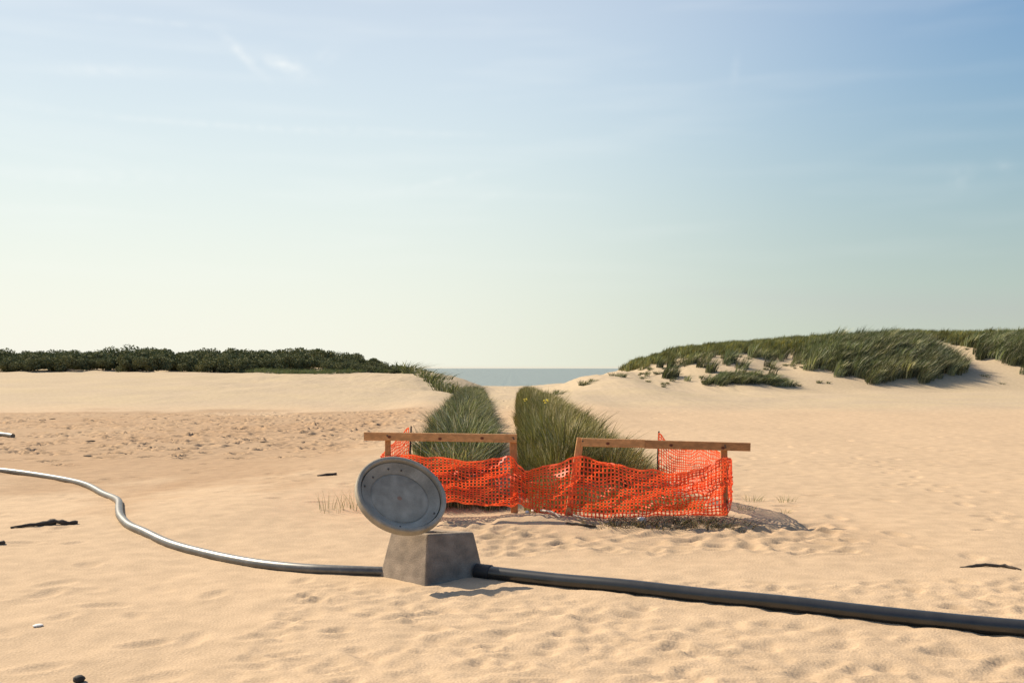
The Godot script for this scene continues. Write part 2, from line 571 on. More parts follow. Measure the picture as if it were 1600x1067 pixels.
# ------------------------------------------------------------------ orange netting
# stations: [x, depth, top, bottom] along the net; strands are real ribbons with thickness
func netting(stations: Array, pitch: float, rows: int, sd: int, crumple: float) -> ArrayMesh:
	var nz := FastNoiseLite.new()
	noise(nz, sd, 1.0, 2)
	var run := [0.0]
	for i in range(1, stations.size()):
		var a: Array = stations[i - 1]
		var b: Array = stations[i]
		run.append(run[i - 1] + Vector2(a[0], a[1]).distance_to(Vector2(b[0], b[1])))
	var total: float = run[run.size() - 1]
	var cols := int(total / pitch) + 1
	var p := []
	for i in cols + 1:
		var u: float = total * i / cols
		var k := 1
		while k < run.size() - 1 and run[k] < u: k += 1
		var t: float = clampf((u - run[k - 1]) / (run[k] - run[k - 1]), 0, 1)
		var ts := t * t * (3 - 2 * t)
		var a: Array = stations[k - 1]
		var b: Array = stations[k]
		var column := []
		for j in rows + 1:
			var v := float(j) / rows
			var x := lerpf(a[0], b[0], t)
			var d := lerpf(a[1], b[1], t)
			var top := lerpf(a[2], b[2], ts)
			var bot := lerpf(a[3], b[3], ts)
			var slack := sin(PI * v) * 0.6 + 0.4
			# folds run slanting through the mesh, with a few sharp creases
			var f := nz.get_noise_2d(u * 1.6 + v * 0.9, v * 1.1) + 0.55 * nz.get_noise_2d(u * 4.5 - v * 2.0, v * 2.2 + 9.0)
			var cr := absf(nz.get_noise_2d(u * 1.1 + v * 1.4 + 30.0, v * 0.7))
			var off := crumple * slack * (f + 1.1 * exp(-cr * 9.0))
			var vy := v + 0.05 * nz.get_noise_2d(u * 2.2, v * 3.0 + 50.0)
			column.append(Vector3(x + 0.30 * off * nz.get_noise_2d(u * 3.0, v * 3.0 + 77.0), lerpf(top, bot, vy) + 0.012 * nz.get_noise_2d(u * 5.0, 3.0), -d + off))
		p.append(column)
	var s := Shape.new()
	for i in cols + 1:
		for j in rows + 1:
			var du: Vector3 = p[mini(i + 1, cols)][j] - p[maxi(i - 1, 0)][j]
			var dv: Vector3 = p[i][mini(j + 1, rows)] - p[i][maxi(j - 1, 0)]
			var nn := du.cross(dv).normalized() * 0.0016
			if i < cols:
				var wd := (0.011 if j == 0 or j == rows else 0.0066)
				strand(s, p[i][j], p[i + 1][j], dv.normalized() * wd, nn)
			if j < rows:
				strand(s, p[i][j], p[i][j + 1], du.normalized() * 0.0082, nn)
	return s.mesh()

func strand(s: Shape, a: Vector3, b: Vector3, w: Vector3, n: Vector3) -> void:
	s.quad(a - w + n, a + w + n, b + w + n, b - w + n)
	s.quad(a + w - n, a - w - n, b - w - n, b + w - n)
	s.quad(a + w + n, a + w - n, b + w - n, b + w + n)
	s.quad(a - w - n, a - w + n, b - w + n, b - w - n)

# ==================================================================
func _ready() -> void:
	var t0 := Time.get_ticks_msec()
	# ---- camera
	var cam := Camera3D.new()
	cam.name = "camera"
	add_child(cam)
	cam.position = Vector3(0, EYE, 0)
	cam.rotation_degrees = Vector3(1.486, 0, 0)
	cam.fov = 36.9
	cam.near = 0.05
	cam.far = 20000.0
	cam.current = true
	# ---- sun and sky
	var az := deg_to_rad(-54.0)
	var el := deg_to_rad(39.0)
	var to_sun := Vector3(sin(az) * cos(el), sin(el), -cos(az) * cos(el))
	var sun := DirectionalLight3D.new()
	sun.name = "sun"
	add_child(sun)
	sun.look_at_from_position(to_sun * 50.0, Vector3.ZERO, Vector3.UP)
	sun.light_energy = 1.6
	sun.light_color = Color(1.0, 0.94, 0.84)
	sun.light_angular_distance = 0.5
	sun.shadow_enabled = true
	var we := WorldEnvironment.new()
	we.name = "world"
	var env := Environment.new()
	env.background_mode = Environment.BG_SKY
	env.sky = make_sky(to_sun)
	env.tonemap_mode = Environment.TONE_MAPPER_LINEAR
	env.tonemap_exposure = 1.53
	env.sdfgi_enabled = true
	env.ssao_enabled = true
	env.ssil_enabled = true
	we.environment = env
	add_child(we)
	print("sky ", Time.get_ticks_msec() - t0)

	noise(n_low, 3, 0.16, 2)
	noise(n_mid, 8, 0.9, 3)
	noise(n_dim, 15, 3.3, 2)
	noise(n_patch, 23, 0.35, 3)
	noise(n_fine, 31, 9.0, 2)
	noise(n_cup, 37, 5.6, 2)

	# ---- pipe lines (x, depth), needed by the ground to keep footprints off them
	var left_run := [Vector2(-9.6, 16.7), Vector2(-8.6, 16.15), Vector2(-7.85, 15.75), Vector2(-6.8, 14.95), Vector2(-5.86, 14.0), Vector2(-5.2, 13.05), Vector2(-4.84, 12.5), Vector2(-4.56, 11.9), Vector2(-4.29, 11.2), Vector2(-4.06, 10.65), Vector2(-3.79, 10.16), Vector2(-3.52, 9.8), Vector2(-3.08, 9.28), Vector2(-2.57, 8.78), Vector2(-2.09, 8.38), Vector2(-1.68, 8.15), Vector2(-1.355, 8.06), Vector2(-0.92, 8.05)]
	var right_run := [Vector2(-0.275, 7.96), Vector2(0.3, 7.62), Vector2(0.8, 7.32), Vector2(1.3, 7.05), Vector2(1.8, 6.78), Vector2(2.3, 6.52), Vector2(2.8, 6.27), Vector2(3.3, 6.03), Vector2(4.2, 5.6)]
	for run in [left_run, right_run]:
		for i in run.size() - 1:
			for k in 6: pipe_spots.append(run[i].lerp(run[i + 1], k / 6.0))

	# ---- ground
	var sand_im := multiply_images(grain_image(512, 2, 70.0, 3, 0.0, 1.0), grain_image(512, 9, 5.0, 4, 0.9, 1.0), Color(0.86, 0.85, 0.83), Color(1, 1, 1))
	var sand := StandardMaterial3D.new()
	sand.albedo_color = lin(0.60, 0.442, 0.293)
	sand.albedo_texture = texture(sand_im)
	sand.vertex_color_use_as_albedo = true
	sand.roughness = 0.95
	sand.metallic_specular = 0.25
	sand.uv1_triplanar = true
	sand.uv1_world_triplanar = true
	sand.uv1_scale = Vector3.ONE * 0.7
	sand.heightmap_enabled = true
	sand.heightmap_texture = texture(grain_image(512, 44, 60.0, 4, 0.0, 1.0))
	sand.heightmap_scale = 0.3
	make_ground(sand)
	print("ground ", Time.get_ticks_msec() - t0)

	# ---- sea
	var water := StandardMaterial3D.new()
	water.albedo_color = lin(0.15, 0.18, 0.155)
	water.roughness = 0.32
	water.heightmap_enabled = true
	water.heightmap_texture = texture(grain_image(512, 71, 12.0, 5, 0.0, 1.0))
	water.heightmap_scale = 60.0
	water.uv1_triplanar = true
	water.uv1_world_triplanar = true
	water.uv1_scale = Vector3.ONE * 0.02
	var ws := Shape.new()
	ws.quad(Vector3(-9000, -4.0, -300), Vector3(-9000, -4.0, -12000), Vector3(9000, -4.0, -12000), Vector3(9000, -4.0, -300))
	for i in ws.n.size(): ws.n[i] = Vector3.UP
	tag(obj("sea", ws.mesh(), water), "calm grey blue sea beyond the gap in the dunes", "sea", "", "structure")

	build_grass()
	print("grass ", Time.get_ticks_msec() - t0)
	build_shrubs()
	build_barrier()
	build_manhole()
	build_pipes(left_run, right_run)
	build_litter()
	print("done ", Time.get_ticks_msec() - t0)

# ------------------------------------------------------------------
func build_grass() -> void:
	var gm := foliage_material()
	var green := [Color(0.13, 0.145, 0.075), Color(0.17, 0.18, 0.10), Color(0.09, 0.11, 0.06), Color(0.25, 0.25, 0.16), Color(0.15, 0.155, 0.09), Color(0.36, 0.33, 0.22)]
	var olive := [Color(0.21, 0.18, 0.07), Color(0.175, 0.155, 0.058), Color(0.24, 0.20, 0.09), Color(0.125, 0.125, 0.045), Color(0.30, 0.245, 0.12), Color(0.40, 0.33, 0.19)]
	var dark := [Color(0.105, 0.115, 0.06), Color(0.14, 0.145, 0.08), Color(0.075, 0.085, 0.05), Color(0.21, 0.205, 0.13), Color(0.36, 0.32, 0.22)]
	var straw := [Color(0.46, 0.38, 0.24), Color(0.36, 0.31, 0.18), Color(0.54, 0.46, 0.32), Color(0.18, 0.17, 0.08)]
	rng.seed = 99
	# banks beside the path
	var left_spots := []
	var right_spots := []
	var right_straw := []
	for k in 24000:
		var d := 11.2 + 42.0 * pow(rng.randf(), 1.35)
		var far := 1.0 - 0.28 * smoothstep(25.0, 45.0, d)
		var x := rng.randf_range(-3.4, 0.1)
		var lump := 1.0 + 1.0 * n_mid.get_noise_2d(x * 1.6, d * 0.9)
		var lb := left_bank(x, d)
		if lb > 0.08 and lump > 0.72 and left_spots.size() < 3800: left_spots.append(spot(x, d, far * lump * rng.randf_range(0.6, 1.1) * (0.5 + 0.4 * minf(1, lb * 1.6)), 2.4, 0.0, 0.75))
		x = rng.randf_range(-0.1, 2.7)
		lump = 1.0 + 0.85 * n_mid.get_noise_2d(x * 1.6 + 30.0, d * 0.9)
		var rb := right_bank(x, d)
		if rb > 0.06 and (lump > 0.66 or rb > 0.6) and right_spots.size() < 5200:
			var sc := far * lump * rng.randf_range(0.6, 1.1) * (0.45 + 0.5 * minf(1, rb * 1.6))
			if x > 1.35 and d < 18.0 and rng.randf() < 0.65: right_straw.append(spot(x, d, sc * 0.75, 2.0))
			else: right_spots.append(spot(x, d, sc, 1.5, 0.0, 0.5))
	for k in 150: right_spots.append(spot(rng.randf_range(0.18, 2.1), rng.randf_range(11.1, 11.9), rng.randf_range(0.3, 0.6), 1.2))
	for k in 60: left_spots.append(spot(rng.randf_range(-1.15, -0.12), rng.randf_range(11.35, 12.0), rng.randf_range(0.35, 0.65), 1.2))
	tag(scatter("bank_grass", tuft(1, 44, 0.15, 0.46, 0.012, Vector2(0.14, 0.04), 0.85, dark), gm, left_spots), "dark green marram grass bank on the left side of the sandy path", "grass", "", "stuff")
	tag(scatter("bank_grass", tuft(2, 44, 0.15, 0.47, 0.011, Vector2(0.22, 0.06), 0.75, olive), gm, right_spots), "olive green marram grass bank on the right side of the sandy path", "grass", "", "stuff")
	tag(scatter("dry_grass", tuft(3, 30, 0.14, 0.55, 0.010, Vector2(0.30, 0.10), 0.5, straw), gm, right_straw), "straw coloured dry grass at the right end of the right bank", "grass", "", "stuff")
	# right-hand dune
	var dune := []
	var dune_olive := []
	for k in 60000:
		var x := rng.randf_range(9.0, 56.0)
		var d := rng.randf_range(69.0, 96.0)
		var m := dune_mask(x, d)
		if rng.randf() > m: continue
		if rng.randf() < 0.5: continue
		var lobe := d < 81.5
		var e := spot(x, d, rng.randf_range(0.65, 1.25) * (1.15 if lobe else 0.75) * (1.0 + 0.5 * n_mid.get_noise_2d(x, d)), 0.8, 0.0, 0.75)
		if d < 74.5 and x < 20.0: e[0] = e[0].scaled_local(Vector3(0.9, 0.55, 0.9))
		if lobe: dune.append(e)
		else: dune_olive.append(e)
	tag(scatter("dune_grass", tuft(4, 30, 0.24, 0.95, 0.04, Vector2(0.42, 0.25), 0.35, green), gm, dune), "long grey green marram grass hanging over the front of the right dune", "grass", "", "stuff")
	tag(scatter("dune_grass", tuft(5, 26, 0.26, 0.74, 0.036, Vector2(0.42, 0.1), 0.35, [green[0], green[1], green[2], green[3], olive[0], olive[2]]), gm, dune_olive), "olive marram grass along the top of the right dune", "grass", "", "stuff")
	print("dune tufts ", dune.size(), " ", dune_olive.size())
	# low grey grass below the left shrubs
	var low := []
	for k in 500:
		var x := rng.randf_range(-24.0, -10.0)
		var d := 84.0 - 4.5 * rng.randf() * sin(PI * clampf((x + 24.0) / 14.0, 0, 1))
		low.append(spot(x, d, rng.randf_range(0.5, 0.9)))
	tag(scatter("low_grass", tuft(6, 22, 0.3, 0.6, 0.03, Vector2(0.4, 0.1), 0.6, [Color(0.14, 0.16, 0.10), Color(0.20, 0.20, 0.13), Color(0.12, 0.15, 0.09)]), gm, low), "pale grey green grass on the sand below the left shrubs", "grass", "", "stuff")
	# single clumps on the bare sand: [x, depth, scale]
	var clump := [tuft(11, 80, 0.26, 0.62, 0.03, Vector2(0.35, 0.1), 0.8, dark, true), tuft(12, 50, 0.28, 0.55, 0.03, Vector2(0.4, 0.1), 0.7, green, true), tuft(13, 70, 0.42, 0.6, 0.03, Vector2(0.3, 0.1), 0.9, dark, true)]
	var nth := ["first", "second", "third", "fourth", "fifth", "sixth", "seventh", "eighth", "ninth", "tenth"]
	var at := [[-2.75, 54.5, 1.2], [-3.2, 57.0, 1.1], [-3.7, 60.0, 1.3], [-4.1, 62.0, 1.0], [-4.6, 64.0, 1.2], [-5.6, 74.0, 1.4], [-5.3, 69.0, 1.1], [-6.0, 72.0, 1.3], [-7.4, 80.0, 1.3], [-8.6, 84.0, 1.5]]
	for a in at:
		a[2] *= 1.7
		grass_clump(clump[at.find(a) % 3], gm, a, nth[at.find(a)] + " marram clump leftwards from the sea gap, on the sand crest", "clumps left of the gap")
	at = [[1.7, 51.0, 1.2], [2.3, 52.0, 1.1], [2.9, 55.0, 0.9], [4.4, 62.0, 1.0], [5.0, 64.0, 0.9], [7.6, 74.0, 1.2], [8.2, 76.0, 1.0]]
	for a in at:
		grass_clump(clump[at.find(a) % 3], gm, a, nth[at.find(a)] + " marram clump rightwards from the sea gap, on the low sand ridge", "clumps right of the gap")
	for k in 70:
		var x := rng.randf_range(9.4, 22.5)
		var d := rng.randf_range(71.0, 83.0)
		if k % 9 == 8: x = rng.randf_range(32.5, 36.0)
		grass_clump(clump[k % 3], gm, [x, d, rng.randf_range(0.3, 0.75)], "small marram clump dotted on the bare sand face of the right dune", "clumps on the sand face of the right dune")
	# thin tuft beside the round lid, thin tufts right of the barrier
	var thin := [Color(0.20, 0.21, 0.10), Color(0.30, 0.28, 0.16), Color(0.15, 0.17, 0.08)]
	var t1 := obj("grass_tuft", tuft(21, 46, 0.22, 0.36, 0.006, Vector2(0.1, 0.1), 0.5, thin, true), gm)
	t1.position = on(-1.72, 11.4)
	tag(t1, "thin wispy grass tuft on the sand just left of the round lid", "grass tuft")
	var t2 := obj("grass_tuft", tuft(22, 22, 0.16, 0.34, 0.005, Vector2(0.1, 0.1), 0.5, thin, true), gm)
	t2.position = on(-1.98, 11.2)
	tag(t2, "sparse grass blades left of the wispy tuft beside the round lid", "grass tuft")
	var spots := [[2.92, 12.4, 0.7, "tallest dry grass tuft on the sand right of the orange netting"], [3.3, 12.3, 0.6, "dry grass tuft farthest right of the orange netting"], [2.65, 11.6, 0.6, "dry grass tuft in the net's shadow right of the right frame"], [3.0, 11.3, 0.4, "smallest dry grass tuft right of the netting, nearest the camera"]]
	for i in spots.size():
		var t := obj("grass_tuft", tuft(30 + i, 34, 0.16, 0.24, 0.007, Vector2(0.2, 0.1), 1.1, thin, true), gm)
		t.position = on(spots[i][0], spots[i][1])
		t.scale = Vector3.ONE * spots[i][2]
		tag(t, spots[i][3], "grass tuft")
	# matted dry stalks at the foot of the netting
	for i in 13:
		var t := obj("dry_stalks", tuft(40 + i, 110, 0.22, 0.17, 0.008, Vector2(0.2, 0.2), 2.0, [Color(0.22, 0.17, 0.11), Color(0.12, 0.09, 0.06), Color(0.06, 0.05, 0.035), Color(0.40, 0.33, 0.23)], true), gm)
		t.position = on(0.95 + 0.11 * i + rng.randf_range(-0.05, 0.05), 10.55 + rng.randf_range(-0.2, 0.12))
		tag(t, "matted dry stalks and roots on the sand under the right netting", "dry grass", "dry stalks under the right netting")
	var nearg := obj("grass_tuft", tuft(60, 140, 0.34, 0.34, 0.008, Vector2(0.3, 0.1), 0.7, dark, true), gm)
	nearg.position = on(-0.36, 11.75)
	tag(nearg, "dark green grass poking out below the left netting behind the round lid", "grass tuft")
	# yellow flowers on the right bank
	var petal := mat(lin(0.75, 0.58, 0.02), 0.6)
	var stem := mat(lin(0.10, 0.14, 0.04), 0.6)
	var fl := [[0.46, 15.4, 0.58, "yellow flower head standing in the right grass bank above the gap between the rails"], [0.24, 22.0, 0.60, "smaller yellow flower higher up the right bank, next to the path"]]
	for f in fl:
		var o := thing("yellow_flower", f[3], "flower", on(f[0], f[1]))
		var hh: float = f[2]
		obj("stem", tube([Vector3.ZERO, Vector3(0.02, hh * 0.6, 0.01), Vector3(0.05, hh + 0.12, 0.03)], [0.005], 6), stem, o)
		for k in 7:
			var a := TAU * k / 7.0
			var s := Shape.new()
			var c := Vector3(0.05 + cos(a) * 0.03, hh + 0.12 + 0.025 * sin(k * 2.3), 0.03 + sin(a) * 0.03)
			for j in 8:
				var b := TAU * j / 8.0
				var b2 := TAU * (j + 1) / 8.0
				s.tri(c + Vector3(0, 0.008, 0), c + Vector3(cos(b) * 0.02, 0, sin(b) * 0.02), c + Vector3(cos(b2) * 0.02, 0, sin(b2) * 0.02))
				s.tri(c - Vector3(0, 0.01, 0), c + Vector3(cos(b2) * 0.02, 0, sin(b2) * 0.02), c + Vector3(cos(b) * 0.02, 0, sin(b) * 0.02))
			obj("flower_head", s.mesh(), petal, o)

func grass_clump(mesh: Mesh, m: Material, a: Array, label: String, group: String) -> void:
	var o := obj("marram_clump", mesh, m)
	o.position = on(a[0], a[1])
	o.rotation.y = rng.randf_range(-0.4, 0.4)
	o.scale = Vector3(a[2] * rng.randf_range(1.0, 1.7), a[2] * rng.randf_range(0.55, 0.85), a[2])
	tag(o, label, "grass clump", group)

func dune_mask(x: float, d: float) -> float:
	var n := n_patch.get_noise_2d(x * 1.2, d * 1.2) * 0.9
	var m := 0.0
	# crown of the dune
	var edge := interp(x, [9.0, 12.0, 16.0, 22.0, 25.0, 30.0, 34.5, 38.0, 60.0], [86.0, 84.0, 82.0, 82.5, 77.5, 77.5, 84.5, 78.0, 77.0])
	m = maxf(m, smoothstep(-0.8, 0.6, d - edge + n * 2.0) * smoothstep(9.5, 11.5, x))
	# lobe of long grass and the one at the right edge
	m = maxf(m, smoothstep(1.12, 0.92, Vector2((x - 27.4) / 5.2, (d - 77.0) / 5.6).length() + n * 0.25))
	m = maxf(m, smoothstep(1.1, 0.95, Vector2((x - 42.6) / 6.2, (d - 76.5) / 6.6).length() + n * 0.25))
	# hummock at the foot
	m = maxf(m, smoothstep(1.15, 0.75, Vector2((x - 16.2) / 2.9, (d - 71.4) / 1.3).length() + n * 0.4))
	# thin slope growth below the crown
	m = maxf(m, 0.5 * smoothstep(0.22, 0.4, n) * smoothstep(9.5, 12.0, x) * (1.0 - smoothstep(20.0, 24.0, x)) * smoothstep(73.0, 77.0, d))
	return m

func build_shrubs() -> void:
	var lm := foliage_material(0.9)
	lm.backlight = Color(0.25, 0.28, 0.15)
	var bark := mat(lin(0.10, 0.075, 0.05), 0.9)
	rng.seed = 321
	var crowns := []
	var stems := []
	for k in 5:
		var r := RandomNumberGenerator.new()
		r.seed = 500 + k
		var lobes := []
		for j in 14:
			lobes.append([Vector3(r.randf_range(-1.1, 1.1), r.randf_range(0.25, 0.95), r.randf_range(-0.8, 0.8)), r.randf_range(0.38, 0.6)])
		var s := Shape.new()
		var cols := [Color(0.15, 0.155, 0.075), Color(0.18, 0.18, 0.085), Color(0.12, 0.13, 0.065), Color(0.23, 0.22, 0.12)]
		for j in 4200:
			var lb: Array = lobes[r.randi() % lobes.size()]
			var dir := Vector3(r.randfn(), r.randfn(), r.randfn()).normalized()
			var c: Vector3 = lb[0] + dir * lb[1] * pow(r.randf(), 0.35) * Vector3(1, 0.85, 1)
			if c.y < 0.05: continue
			var a := Vector3(r.randfn(), r.randfn() + 0.5, r.randfn()).normalized() * r.randf_range(0.05, 0.10)
			var b := a.cross(Vector3(r.randfn(), r.randfn(), r.randfn())).normalized() * r.randf_range(0.025, 0.05)
			var col: Color = cols[r.randi() % 4]
			s.quad(c - a, c + b, c + a, c - b, col)
		crowns.append(s.mesh())
		var pts := []
		var st := []
		for j in 5:
			var e: Vector3 = lobes[j][0]
			st.append(tube([Vector3(e.x * 0.15, -0.1, e.z * 0.15), Vector3(e.x * 0.5, e.y * 0.5, e.z * 0.5), e], [0.045, 0.03, 0.012], 6))
		stems.append(st)
	var rows := [[84.5, 0.95, 1.55], [89.0, 1.1, 1.6], [94.0, 1.2, 1.7], [99.0, 1.2, 1.8]]
	for ri in rows.size():
		var x := -55.0
		while x < -8.0:
			var d: float = rows[ri][0] + rng.randf_range(-1.5, 1.5)
			# the band starts farther back where the sand climbs into it
			var k := rng.randi() % 5
			var taper := smoothstep(-6.5, -19.0, x)
			var sc: float = rows[ri][1] * rng.randf_range(0.82, 1.08) * lerpf(0.22, 1.0, taper)
			if rng.randf() < 0.08: sc *= 1.2
			var o := thing("dune_shrub", "dark green bush in the dense shrub band along the top of the left dune", "shrub", on(x, d), "shrubs along the top of the left dune")
			o.rotation.y = rng.randf_range(0, TAU)
			o.scale = Vector3(sc * 1.15, sc, sc * 1.15)
			obj("crown", crowns[k], lm, o)
			if ri == 0:
				for m in stems[k]: obj("stem", m, bark, o)
			x += float(rows[ri][2]) * rng.randf_range(0.75, 1.2) * lerpf(0.7, 1.0, taper)

# ------------------------------------------------------------------
func build_barrier() -> void:
	# weathered softwood: grain along u, with knots
	var w := 512
	var h := 128
	var n := FastNoiseLite.new()
	noise(n, 77, 1.0, 3)
	var im := Image.create(w, h, false, Image.FORMAT_RGB8)
	var knots := [Vector2(70, 20), Vector2(205, 30), Vector2(330, 24), Vector2(420, 90), Vector2(140, 84)]
	for y in h:
		for x in w:
			var wob := n.get_noise_2d(x * 0.01, y * 0.02) * 14.0
			var v := 0.5 + 0.5 * sin((y + wob) * 0.55) * 0.5 + 0.35 * n.get_noise_2d(x * 0.012, y * 0.5)
			var c := Color(0.78, 0.58, 0.40).lerp(Color(0.90, 0.70, 0.50), clampf(v, 0, 1))
			c = c * (0.92 + 0.12 * n.get_noise_2d(x * 0.02 + 90.0, y * 0.03))
			for kn in knots:
				var q := Vector2((x - kn.x) / 9.0, (y - kn.y) / 7.0).length()
				if q < 1.6: c = c.lerp(Color(0.36, 0.18, 0.12), smoothstep(1.6, 0.5, q) * 0.9)
			im.set_pixel(x, y, c)
	var wt := texture(im)
	var wood := StandardMaterial3D.new()
	wood.albedo_texture = wt
	wood.albedo_color = Color(1.0, 0.96, 0.90)
	wood.roughness = 0.8
	var wood_dark := wood.duplicate() as StandardMaterial3D
	wood_dark.albedo_color = Color(0.89, 0.83, 0.76)
	var steel := mat(lin(0.10, 0.08, 0.07), 0.6)
	steel.metallic = 0.6
	# left frame
	var zl := 11.1
	var a := thing("wooden_barrier", "left post and rail frame of bare timber, behind the round lid", "barrier", Vector3(-0.7, 0, -zl))
	var off := -a.position
	obj("rail", board(Vector3(-1.597, 0.865, -zl + 0.04) + off, Vector3(0.052, 0.842, -zl + 0.04) + off, Vector3.UP, 0.088, 0.038), wood, a)
	obj("post", board(on(-1.345, zl, -0.25) + off, Vector3(-1.345, 0.895, -zl) + off, Vector3.RIGHT, 0.06, 0.04), wood_dark, a)
	obj("post", board(on(0.03, zl, -0.25) + off, Vector3(0.012, 0.880, -zl) + off, Vector3.RIGHT, 0.078, 0.04), wood_dark, a)
	nails(a, off, [Vector3(-1.345, 0.872, -zl + 0.06), Vector3(0.012, 0.852, -zl + 0.06), Vector3(0.02, 0.835, -zl + 0.06)], steel)
	# right frame
	var zr := 10.85
	var b := thing("wooden_barrier", "right post and rail frame of bare timber, with one leaning post", "barrier", Vector3(1.6, 0, -zr))
	off = -b.position
	obj("rail", board(Vector3(0.735, 0.818, -zr + 0.04) + off, Vector3(1.40, 0.803, -zr + 0.04) + off, Vector3.UP, 0.086, 0.038), wood, b)
	obj("rail", board(Vector3(1.402, 0.798, -zr + 0.042) + off, Vector3(2.512, 0.768, -zr + 0.042) + off, Vector3.UP, 0.088, 0.038), wood_dark, b)
	obj("post", board(on(0.565, zr - 0.02, -0.2) + off, Vector3(0.727, 0.862, -zr) + off, Vector3.RIGHT, 0.075, 0.04), wood, b)
	obj("post", board(on(2.245, zr, -0.25) + off, Vector3(2.243, 0.78, -zr) + off, Vector3.RIGHT, 0.07, 0.04), wood_dark, b)
	nails(b, off, [Vector3(0.745, 0.83, -zr + 0.06), Vector3(2.243, 0.785, -zr + 0.063), Vector3(2.25, 0.765, -zr + 0.063)], steel)
	# thin stakes at the back
	var stakes := [[-1.30, 13.0, 0.865, "thin stake holding the net behind the left frame"], [1.845, 13.0, 0.80, "thin stake holding the net behind the right frame"]]
	for s in stakes:
		var o := obj("net_stake", tube([on(s[0], s[1], -0.2), on(s[0] + 0.005, s[1], 0.4), Vector3(s[0] + 0.02, s[2], -s[1])], [0.014, 0.013, 0.010], 8), steel)
		tag(o, s[3], "stake")
	# orange plastic mesh
	var net := StandardMaterial3D.new()
	net.albedo_color = lin(0.92, 0.14, 0.035)
	net.roughness = 0.48
	net.backlight_enabled = true
	net.backlight = Color(1.0, 0.7, 0.55)
	var front := [[-1.44, 11.25, 0.63, 0.22], [-1.345, 11.06, 0.64, 0.21], [-1.05, 11.06, 0.655, 0.19], [-0.77, 11.06, 0.62, 0.17], [-0.42, 11.05, 0.595, 0.14], [-0.17, 11.05, 0.615, 0.125], [0.0, 11.03, 0.64, 0.115],
		[0.075, 11.0, 0.55, 0.16], [0.15, 10.98, 0.50, 0.12], [0.345, 10.9, 0.55, 0.05], [0.64, 10.79, 0.65, 0.02], [0.985, 10.79, 0.61, 0.0], [1.36, 10.79, 0.525, 0.02], [1.70, 10.79, 0.485, 0.045], [1.965, 10.79, 0.53, 0.06], [2.245, 10.79, 0.65, 0.07],
		[2.31, 10.84, 0.64, 0.13], [2.37, 11.05, 0.60, 0.20]]
	tag(obj("safety_net", netting(front, 0.041, 16, 5, 0.10), net), "orange plastic mesh strung along the front of both timber frames", "safety net")
	var side_r := [[2.37, 11.07, 0.60, 0.22], [2.33, 11.6, 0.66, 0.14], [2.22, 12.1, 0.70, 0.12], [2.12, 12.5, 0.60, 0.10], [1.98, 12.8, 0.64, 0.08], [1.86, 12.97, 0.78, 0.08]]
	tag(obj("safety_net", netting(side_r, 0.045, 16, 9, 0.05), net), "orange mesh running back from the right frame to the thin stake behind it", "safety net")
	var side_l := [[-1.44, 11.27, 0.63, 0.22], [-1.42, 11.8, 0.66, 0.18], [-1.50, 12.4, 0.66, 0.14], [-1.40, 12.8, 0.72, 0.12], [-1.31, 12.98, 0.84, 0.1]]
	tag(obj("safety_net", netting(side_l, 0.045, 16, 13, 0.05), net), "orange mesh running back from the left frame to the thin stake behind it", "safety net")

func nails(parent: Node3D, off: Vector3, at: Array, m: Material) -> void:
	for p in at:
		obj("nail", tube([p + off + Vector3(0, 0, -0.01), p + off + Vector3(0, 0, 0.002)], [0.009], 10), m, parent)

